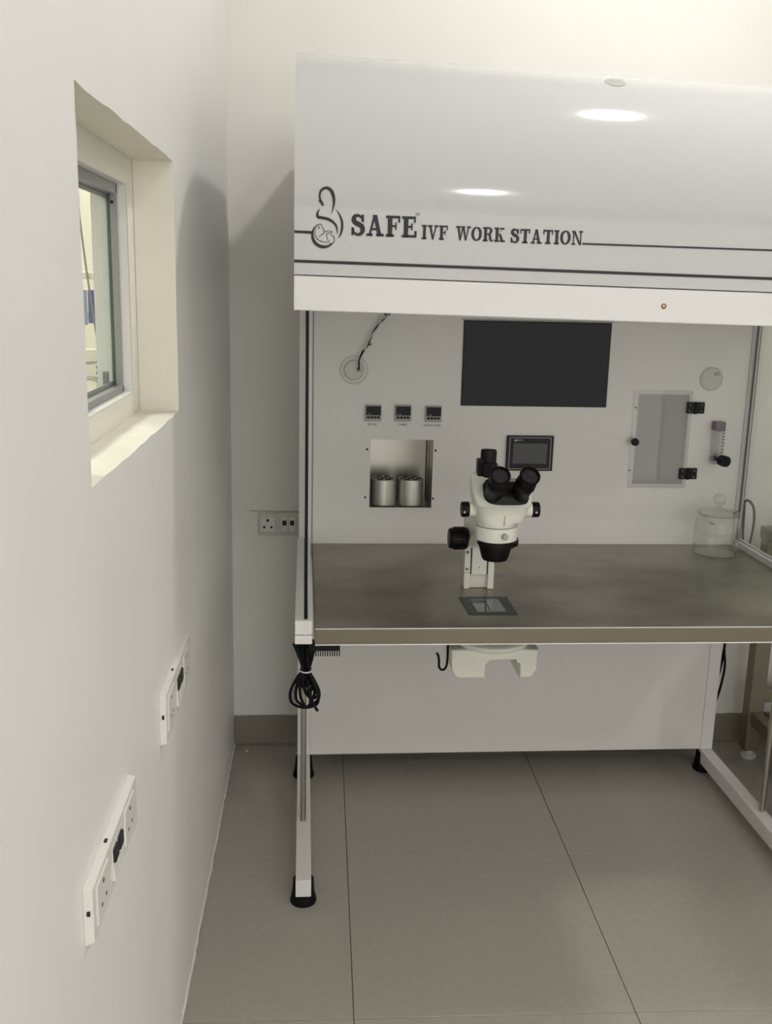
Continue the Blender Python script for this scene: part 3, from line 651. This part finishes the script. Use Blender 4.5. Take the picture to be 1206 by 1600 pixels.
# covered glass jar at the back right of the table
jx, jy, jz = 1.4260, -0.350, ZT+0.0008
jr = Thing('glass_jar', 'clear glass jar with ball-knobbed lid at the back right of the steel table', 'jar', (jx, jy, jz), ws=True)
jr.part('body', G().lathe([(0.0005, 0.003), (0.058, 0.003), (0.0605, 0.000), (0.0620, 0.003), (0.0635, 0.040), (0.0645, 0.070), (0.0620, 0.095), (0.0560, 0.110), (0.0540, 0.116), (0.0570, 0.120), (0.0550, 0.1205), (0.0520, 0.116)], (jx, jy, jz), n=48, cap=False), 'jar')
lid = jr.part('lid', G().lathe([(0.0520, 0.117), (0.0540, 0.1212), (0.0630, 0.1215), (0.0640, 0.1235), (0.0630, 0.1255), (0.0400, 0.1290), (0.0180, 0.1340), (0.0080, 0.1380)], (jx, jy, jz), n=48, cap=False), 'jar')
jr.part('lid_knob', G().lathe([(0.0070, 0.1370), (0.0060, 0.1420), (0.0120, 0.1480), (0.0175, 0.1570), (0.0180, 0.1650), (0.0140, 0.1740), (0.0060, 0.1785), (0.0005, 0.1790)], (jx, jy, jz), n=32, cap=False), 'jar', lid)
jr.part('scratch_mark', G().tube([(jx-0.043, jy-0.040, jz+0.1040), (jx-0.036, jy-0.0475, jz+0.1000), (jx-0.029, jy-0.0520, jz+0.1010)], 0.0011, 6, 3), 'dark')

# ================================================================== MICROSCOPE
mx, my = 0.6780, -0.8300
mi = Thing('stereo_microscope', 'ivory stereo microscope with black eyepieces standing on the steel table', 'microscope', (0.667, -0.67, ZT), ws=True)
z0 = ZT+0.0006
g = G().box(0.6290, 0.6440, -0.6960, -0.655, z0, 0.940, 0.001, 1).box(0.6895, 0.7050, -0.6960, -0.655, z0, 0.940, 0.001, 1).box(0.6435, 0.6900, -0.684, -0.655, z0, 0.955, 0.001, 1)
pst = mi.part('stand_post', g, 'scope', label='ivory post with two side rails')
sl = mi.part('slider', G().box(0.6470, 0.6855, -0.6985, -0.684, 0.789, 0.960, 0.0015, 2), 'scope', label='ivory slider plate between the rails')
mi.part('slider_gap', G().box(0.6443, 0.6467, -0.6945, -0.683, 0.789, 0.950).box(0.6858, 0.6890, -0.6945, -0.683, 0.789, 0.950), 'dark', pst)
mi.part('set_screw', G().cyl((0.6655, -0.6985, 0.8080), (0.6655, -0.6998, 0.8080), 0.0013, n=10), 'dark', sl)
for z in (0.8030, 0.8470):
    mi.part('rail_screw', G().lathe([(0.0040, 0), (0.0040, 0.0008), (0.0022, 0.0016)], (0.6355 if z < 0.85 else 0.6355, -0.6962, z), (0, -1, 0), 14), 'greyd', pst)
mi.part('rail_seam', G().box(0.6288, 0.6442, -0.6965, -0.690, 0.7925, 0.7937), 'greyd', pst)
# focus carrier: bracket reaching forward to the ring
g = G()
g.prism([(-0.700, 0.862), (-0.700, 0.945), (-0.760, 0.968), (-0.785, 0.960), (-0.785, 0.925), (-0.735, 0.895)], 0, 0.6330, 0.7000, 0.003, 2)
g.box(0.6300, 0.7040, -0.700, -0.650, 0.858, 0.950, 0.004, 2)
ca = mi.part('focus_carrier', g, 'scope', label='ivory focusing carrier arm')
for sgn, xa, xb in ((-1, 0.6310, 0.5830), (1, 0.7030, 0.7480)):
    d = 0.0; L = abs(xb-xa)
    mi.part('focus_knob', G().lathe([(0.020, 0), (0.0265, 0.003), (0.0275, 0.008), (0.0275, L-0.012), (0.0245, L-0.002), (0.022, L)], (xa, -0.715, 0.888), (sgn, 0, 0), 32), 'black', label='large black focusing knob')
    g = G()
    for i in range(20):
        a = 2*PI*i/20; c = Vector((0, math.cos(a)*0.0275, math.sin(a)*0.0275))
        g.cyl(Vector((xa+sgn*0.010, -0.715, 0.888))+c, Vector((xa+sgn*(L-0.012), -0.715, 0.888))+c, 0.0011, n=6)
    mi.part('knob_grip', g, 'rubber', kind='stuff')
# mounting ring and objective
mi.part('mounting_ring', G().lathe([(0.0440, 0.9150), (0.0495, 0.9180), (0.0500, 0.9225), (0.0500, 0.9480), (0.0480, 0.9500)], (mx, my, 0), n=48), 'scope', label='ivory mounting ring')
mi.part('ring_groove', G().lathe([(0.0470, 0.9500), (0.0470, 0.9525)], (mx, my, 0), n=48), 'greyd')
mi.part('ring_screw', G().lathe([(0.0060, 0.0), (0.0072, 0.002), (0.0072, 0.010), (0.005, 0.012)], (mx+0.010, my-0.0480, 0.9345), (0.2, -1, 0), 20), 'grey', label='chrome clamp screw')
mi.part('objective', G().lathe([(0.0200, 0.8660), (0.0290, 0.8665), (0.0320, 0.8720), (0.0395, 0.9000), (0.0400, 0.9030), (0.0430, 0.9040), (0.0430, 0.9155)], (mx, my, 0), n=48), 'black', label='black tapered objective')
mi.part('lock_lever', G().lathe([(0.012, 0), (0.0135, 0.002), (0.0135, 0.014), (0.011, 0.016)], (mx+0.040, my+0.018, 0.9050), (1, 0.2, 0), 20), 'black')
# head: body shaped by cross-sections in x/z, widening to the top
def loft(g, secs, smooth=True):
    """secs: list of rings (same count) of points"""
    V = [[g._v(p) for p in s_] for s_ in secs]; n = len(V[0])
    for A, B in zip(V, V[1:]):
        for i in range(n):
            f = g.bm.faces.new((A[i], A[(i+1) % n], B[(i+1) % n], B[i])); f.smooth = smooth
    g.bm.faces.new(list(reversed(V[0]))); g.bm.faces.new(V[-1])
    return g
def rr_ring(cx, cy, z, hx, hy, p=4.0, n=40, tz=None):
    out = []
    for i in range(n):
        a = 2*PI*i/n; c, s_ = math.cos(a), math.sin(a)
        x = hx*math.copysign(abs(c)**(2/p), c); y = hy*math.copysign(abs(s_)**(2/p), s_)
        out.append((cx+x, cy+y, z+(tz*(y) if tz else 0)))
    return out
g = G()
HX = 0.6850
loft(g, [rr_ring(mx, my, 0.9525, 0.049, 0.049, 2.0), rr_ring(mx, my, 0.9600, 0.0510, 0.051, 2.2), rr_ring(HX-0.001, my, 0.9660, 0.0560, 0.052, 3.0), rr_ring(HX, my, 0.9800, 0.0590, 0.053, 3.6),
         rr_ring(HX, my-0.002, 1.0000, 0.0640, 0.060, 3.4, tz=0.02), rr_ring(HX, my-0.004, 1.0120, 0.0670, 0.063, 3.4, tz=0.10), rr_ring(HX, my+0.002, 1.0250, 0.0690, 0.057, 4.2, tz=0.22), rr_ring(HX, my+0.008, 1.0430, 0.0700, 0.050, 4.4, tz=0.42), rr_ring(HX, my+0.014, 1.0520, 0.0660, 0.044, 4.0, tz=0.42), rr_ring(HX, my+0.018, 1.0555, 0.0550, 0.034, 4.0, tz=0.42)])
hd = mi.part('head', g, 'scope', label='ivory microscope head')
mi.part('head_seam', G().box(HX+0.0012, HX+0.0018, my-0.0560, my-0.050, 0.960, 0.985), 'grey', hd)
for sgn in (-1, 1):
    xb = HX+sgn*0.056
    mi.part('knob_boss', G().lathe([(0.0180, 0), (0.0175, 0.018)], (xb, my-0.002, 0.9880), (sgn, 0, 0), 28), 'scope', hd)
    k_ = mi.part('zoom_knob', G().lathe([(0.0165, 0.0), (0.0182, 0.002), (0.0182, 0.016), (0.0165, 0.0185), (0.008, 0.0190)], (xb+sgn*0.0180, my-0.002, 0.9880), (sgn, 0, 0), 32), 'black', label='black zoom knob')
    mi.part('knob_mark', G().cyl((xb+sgn*(0.031 if sgn < 0 else 0.027), my-0.0195, 0.985), (xb+sgn*(0.031 if sgn < 0 else 0.027), my-0.0207, 0.985), 0.0028, n=12), 'grey', k_)
# black binocular block
g = G()
loft(g, [rr_ring(HX+0.007, my-0.046, 1.0060, 0.036, 0.012, 2.6, tz=0.3), rr_ring(HX+0.007, my-0.040, 1.0100, 0.046, 0.020, 2.8, tz=0.3), rr_ring(HX+0.006, my-0.033, 1.0270, 0.053, 0.024, 3.2, tz=0.35), rr_ring(HX+0.005, my-0.024, 1.0440, 0.052, 0.028, 3.4, tz=0.4), rr_ring(HX+0.004, my-0.016, 1.0540, 0.044, 0.020, 3, tz=0.4)])
mi.part('binocular_block', g, 'black', label='black binocular tube block')
for ex, bxx, lab in ((0.6615, 0.6600, 'left'), (0.7290, 0.7190, 'right')):
    tip = Vector((ex, -0.9320, 1.0890)); base_ = Vector((bxx, -0.8560, 1.0180)); d = tip-base_; L = d.length
    e = mi.part('eyepiece', G().lathe([(0.0190, 0), (0.0205, 0.010), (0.0215, L-0.048), (0.0235, L-0.044), (0.0235, L-0.030), (0.0220, L-0.028), (0.0225, L-0.012), (0.0240, L-0.003), (0.0235, L), (0.0195, L), (0.0185, L-0.004)], base_, d, 36), 'black', label='black eyepiece with rubber cup, on the '+lab)
    mi.part('eye_lens', G().lathe([(0.0178, L-0.0045), (0.0178, L-0.0035), (0.010, L-0.0025)], base_, d, 28), 'lens', e)
    mi.part('diopter_ring', G().lathe([(0.0238, L-0.040), (0.0238, L-0.036)], base_, d, 36, cap=False), 'bezel', e)
mi.part('diopter_pin', G().cyl((0.742, -0.885, 1.044), (0.750, -0.885, 1.046), 0.003, n=12), 'black')
mi.part('rating_plate', G().box(0.697, 0.716, my-0.0105, my-0.008, 1.0560, 1.0640), 'grey', hd)
# camera port at the back left
g = G().lathe([(0.0215, 0), (0.0220, 0.004), (0.0220, 0.036), (0.0190, 0.038), (0.0190, 0.064), (0.0175, 0.068), (0.0120, 0.0685)], (0.6600, -0.7850, 1.0540), (0.02, 0.05, 1), 32)
g.box(0.6340, 0.6480, -0.800, -0.770, 1.056, 1.100, 0.003, 2)
mi.part('photo_port', g, 'black', label='black trinocular camera port')
mi.part('port_collar', G().lathe([(0.0240, 0), (0.0240, 0.016)], (0.6600, -0.7850, 1.0420), (0, 0, 1), 32), 'scope')
mi.part('port_screw', G().cyl((0.681, -0.792, 1.086), (0.6850, -0.793, 1.086), 0.0022, n=10), 'grey')

# light base hanging below the table
ub = Thing('microscope_light_base', 'ivory arched microscope base hanging below the steel table', 'microscope base', (0.69, -0.78, 0.7115), ws=True)
def arch(x0, x1, zt, zb, cx0, cx1, cz, r, rc):
    P = [(x0, zt)]
    P += [(x0+r*0.6*(1-math.cos(a))+0.004, zb+r-r*math.sin(a)) for a in [PI/2*i/6 for i in range(7)]]
    P += [(cx0, zb)]
    P += [(cx0+rc-rc*math.cos(a), cz-rc+rc*math.sin(a)) for a in [PI/2*i/5 for i in range(6)]]
    P += [(cx1-rc+rc*math.sin(a), cz-rc+rc*math.cos(a)) for a in [PI/2*i/5 for i in range(6)]]
    P += [(cx1, zb)]
    P += [(x1-0.004-r*0.6+r*0.6*math.sin(a), zb+r-r*math.cos(a)) for a in [PI/2*i/6 for i in range(7)]]
    P += [(x1, zt)]
    return P
ub.part('arched_body', G().prism(arch(0.5850, 0.8020, 0.632, 0.5570, 0.6710, 0.7580, 0.6070, 0.030, 0.010), 1, -0.815, -0.690, 0.006, 3), 'scope')
ub.part('lamp_disc', G().lathe([(0.0900, 0), (0.0940, 0.004), (0.0940, 0.013), (0.088, 0.016)], (0.6935, -0.755, 0.6330), n=48), 'scope')
ub.part('mounting_plate', G().box(0.60, 0.787, -0.820, -0.700, 0.6495, 0.7120, 0.003, 2), 'scope')

# ------------------------------------------------------------------ cables
# coil of cable hanging under the left front corner
cb = Thing('coiled_power_cable', 'coiled black cable hanging from the left front corner of the table', 'cable', (0.2300, -0.955, 0.7115), ws=True)
yC = -0.955; TX, TZ = 0.2320, 0.6405
loops = [(-0.036, 0.5440, 0.029, 0.000), (-0.024, 0.5470, 0.024, 0.004), (-0.012, 0.5510, 0.018, -0.004), (0.002, 0.5500, 0.010, 0.003), (0.016, 0.5560, 0.012, -0.002)]
def loop_path(xl, xr, zb, dy, top=0.7085):
    return [(TX-0.016+dy, yC+dy, top), (TX-0.008+dy*0.5, yC+dy, 0.672), (TX-0.006, yC+dy, TZ), (TX-0.010+(xl+0.0)*0.3, yC+dy, 0.618), (TX+xl, yC+dy, 0.585), (TX+xl+0.004, yC+dy, zb+0.014), (TX+(xl+xr)/2, yC+dy*2, zb),
            (TX+xr-0.003, yC-dy, zb+0.016), (TX+xr, yC-dy, 0.588), (TX+0.008+xr*0.3, yC-dy, 0.618), (TX+0.006, yC-dy, TZ), (TX+0.009-dy*0.5, yC-dy, 0.672), (TX+0.018-dy, yC-dy, top)]
for xl, xr, zb, dy in ((-0.0350, 0.028, 0.5430, 0.006), (-0.0230, 0.030, 0.5500, 0.000), (-0.0130, 0.020, 0.5550, -0.007), (-0.0020, 0.026, 0.5620, 0.011), (0.0060, 0.0140, 0.5700, -0.012)):
    cb.part('loop', G().tube(loop_path(xl, xr, zb, dy), 0.0034, 8, 5), 'rubber')
for k in range(5):
    dx = -0.012+0.006*k; dy = 0.009*math.cos(k*2.1)
    cb.part('strand', G().tube([(TX+dx*1.5, yC+dy, 0.7085), (TX+dx*1.2, yC+dy, 0.675), (TX+dx*0.55, yC+dy*0.6, TZ), (TX+dx*0.9, yC+dy*0.8, 0.622), (TX+dx*1.6, yC+dy, 0.600)], 0.0036, 8, 4), 'rubber')
cb.part('cable_end', G().tube([(TX+0.004, yC-0.010, 0.62), (TX+0.010, yC-0.018, 0.585), (TX+0.020, yC-0.019, 0.560), (TX+0.027, yC-0.019, 0.548)], 0.0034, 8, 4), 'rubber')
cb.part('tie_wrap', G().tube([(TX+0.0135*math.cos(a), yC+0.0185*math.sin(a), TZ) for a in [2*PI*i/16 for i in range(16)]], 0.0018, 6, 2, closed=True), 'tie', label='white cable tie')
# slotted comb strip
g = G().box(0.2400, 0.3080, -0.968, -0.950, 0.6900, 0.7118, 0.0008, 1)
for i in range(13): g.box(0.2420+i*0.0053, 0.2445+i*0.0053, -0.968, -0.9655, 0.6775, 0.6905)
one('cable_duct_strip', g, 'black', 'short black comb-toothed strip under the left front edge of the table', 'cable duct', (0.274, -0.96, 0.7110), ws=True)
# little black hook cable beside the light base
one('hooked_cable', G().tube([(0.5790, -0.800, 0.7115), (0.5790, -0.800, 0.640), (0.5785, -0.800, 0.595), (0.5740, -0.800, 0.579), (0.5660, -0.800, 0.575), (0.5590, -0.800, 0.583), (0.5580, -0.800, 0.600), (0.5560, -0.800, 0.612), (0.5520, -0.800, 0.619)], 0.0030, 8, 4),
    'rubber', 'short black hooked cable hanging left of the ivory light base', 'cable', (0.579, -0.80, 0.7115), ws=True)
# cables behind the right rear column and the loop standing above the rail
lp = [(1.5330, -0.19, 0.180), (1.5400, -0.19, 0.195), (1.5510, -0.19, 0.222), (1.5620, -0.19, 0.275), (1.5670, -0.19, 0.336), (1.5600, -0.19, 0.39), (1.5590, -0.19, 0.45), (1.5640, -0.185, 0.53), (1.5800, -0.17, 0.63),
      (1.5975, -0.16, 0.71), (1.5930, -0.16, 0.780), (1.5905, -0.16, 0.835), (1.5895, -0.16, 0.862), (1.5960, -0.16, 0.8690), (1.6080, -0.16, 0.864), (1.6190, -0.16, 0.848), (1.6245, -0.16, 0.825),
      (1.6260, -0.16, 0.790), (1.6220, -0.16, 0.745), (1.6140, -0.16, 0.70), (1.5950, -0.165, 0.62), (1.5740, -0.175, 0.52), (1.5670, -0.181, 0.44), (1.5620, -0.181, 0.375), (1.5600, -0.181, 0.340), (1.5510, -0.181, 0.285), (1.5430, -0.181, 0.245), (1.5350, -0.181, 0.215)]
one('cable_loop', G().tube(lp, 0.0040, 8, 5), 'rubber', 'long black cable behind the right rear column, looping up outside the right glass', 'cable', (1.56, -0.16, 0.30), ws=True)

# ------------------------------------------------------------------ steel bench at the far right
bn = Thing('steel_bench', 'dull stainless steel bench partly seen at the right edge', 'bench', (2.05, -0.45, 0))
bx0, bx1, by0, by1 = 1.672, 2.45, -0.95, -0.10
bn.part('bench_top', G().box(bx0-0.004, bx1, by0-0.004, by1+0.004, 0.742, 0.781, 0.003, 2), 'bench')
for (lx, ly) in ((bx0, by1-0.050), (bx1-0.05, by1-0.050), (bx0+0.0, by0), (bx1-0.05, by0)):
    l = bn.part('leg', G().box(lx, lx+0.050, ly, ly+0.050, 0.032, 0.742, 0.003, 2), 'bench')
    bn.part('levelling_foot', G().lathe([(0.023, 0), (0.026, 0.004), (0.026, 0.012), (0.015, 0.020), (0.012, 0.033)], (lx+0.025, ly+0.025, 0), n=24), 'cap', l, label='white levelling foot')
bn.part('side_rail', G().box(bx0+0.010, bx0+0.046, by0+0.05, by1-0.050, 0.125, 0.170, 0.002, 2), 'bench')
bn.part('side_rail', G().box(bx1-0.046, bx1-0.010, by0+0.05, by1-0.050, 0.125, 0.170, 0.002, 2), 'bench')
bn.part('rear_rail', G().box(bx0+0.05, bx1-0.05, by1-0.044, by1-0.010, 0.200, 0.245, 0.002, 2), 'bench')
bn.part('undershelf', G().box(bx0+0.05, bx1-0.05, by0+0.05, by1-0.052, 0.165, 0.172), 'bench')

# ------------------------------------------------------------------ electrical plates
def socket_geo(g, y0, y1, z0, z1, x): g.box(x, x+0.0025, y0, y1, z0, z1, 0.0008, 1)
def wall_plate(y0, y1, z0, z1, label, first):
    t = Thing('switch_socket_plate', label, 'wall socket', (0, (y0+y1)/2, (z0+z1)/2), group='switch and socket plates on the left wall')
    D = 0.0115
    P = [(0.0, y0), (0.0, y1), (D, y1-0.003), (D, y0+0.003)]
    A = G()
    vs0 = [(0.0, y0, z0), (0.0, y1, z0), (0.0, y1, z1), (0.0, y0, z1)]; vs1 = [(D, y0+0.003, z0+0.003), (D, y1-0.003, z0+0.003), (D, y1-0.003, z1-0.003), (D, y0+0.003, z1-0.003)]
    V0 = [A._v(v) for v in vs0]; V1 = [A._v(v) for v in vs1]
    A.bm.faces.new(V0); A.bm.faces.new(V1)
    for i in range(4): A.bm.faces.new((V0[i], V0[(i+1) % 4], V1[(i+1) % 4], V1[i]))
    bmesh.ops.bevel(A.bm, geom=list(A.bm.edges), offset=0.0008, segments=2, affect='EDGES')
    t.part('plate', A, 'plate')
    L = y1-y0; H = z1-z0
    for c in (0.19, 0.80):
        yc_ = y0+L*c; hw = L*0.115
        s_ = t.part('socket', G().box(D-0.001, D+0.0015, yc_-hw, yc_+hw, z0+H*0.16, z1-H*0.16, 0.0006, 1), 'plate')
        for dy, dz, r in ((0, 0.018, 0.0034), (-0.012, -0.012, 0.0028), (0.012, -0.012, 0.0028)):
            t.part('pin_hole', G().lathe([(r, 0), (r, 0.0006)], (D+0.0013, yc_+dy, (z0+z1)/2+dz*H/0.09), (1, 0, 0), 12), 'dark', s_)
    for k in (0, 1):
        yc_ = y0+L*(0.445+0.105*k); hw = L*0.047
        s_ = t.part('switch', G().prism([(D-0.001, z0+H*0.18), (D-0.001, z1-H*0.18), (D+0.0005, z1-H*0.18), (D+0.0010, z0+H*0.5), (D+0.0035, z0+H*0.18)], 1, yc_-hw, yc_+hw), 'plate')
        t.part('switch_rocker', G().box(D, D+0.0045, yc_-hw*0.85, yc_+hw*0.85, z0+H*0.50, z0+H*0.74, 0.001, 1), 'dark', s_, label='black rocker')
    t.part('plate_slot', G().box(D*0.35, D*0.7, y0+0.0003, y0+0.0022, z0+H*0.52, z0+H*0.60), 'dark')
    t.part('top_notch', G().box(D*0.3, D*0.62, y0+L*0.36, y0+L*0.39, z1-0.0024, z1-0.0004), 'dark')
wall_plate(-1.440, -1.110, 0.694, 0.789, 'long white switch and socket plate on the left wall, farther one', 0)
wall_plate(-2.012, -1.725, 0.712, 0.790, 'long white switch and socket plate on the left wall, nearer one', 1)
t = Thing('socket_plate', 'cream socket and switch plate on the back wall beside the workstation', 'wall socket', (0.15, 0, 0.75))
t.part('plate', G().box(0.082, 0.232, -0.009, 0.0, 0.7150, 0.7870, 0.002, 2), 'plateo')
s_ = t.part('socket', G().box(0.0900, 0.1350, -0.0115, -0.008, 0.7270, 0.7740, 0.001, 1), 'plate')
for x, z, r in ((0.1125, 0.7640, 0.0050), (0.1015, 0.7420, 0.0040), (0.1240, 0.7420, 0.0040)):
    t.part('pin_hole', G().lathe([(r, 0), (r, 0.0008)], (x, -0.0113, z), (0, -1, 0), 14), 'dark', s_)
for x in (0.1540, 0.1780):
    s_ = t.part('switch', G().box(x, x+0.0220, -0.0115, -0.008, 0.7270, 0.7740, 0.001, 1), 'plate')
    t.part('switch_rocker', G().box(x+0.0045, x+0.0175, -0.0140, -0.011, 0.7480, 0.7640, 0.001, 1), 'dark', s_, label='black rocker')
struct('trim_3', ragged((0.055, -0.0005, 0.7920), (0.215, -0.0005, 0.7915), 0.0016, 0.0012, 4, 26), 'plaster', label='thin plaster ridge above the wall socket')
# paint chip on the floor by the corner
one('paint_chip', G().lathe([(0.0060, 0), (0.0052, 0.0016), (0.003, 0.0025)], (0.045, -0.060, 0.0002), (0.1, 0, 1), 7), 'plate', 'tiny white paint chip on the floor in the back left corner', 'paint chip', (0.045, -0.060, 0.0002))

bpy.context.view_layer.update()
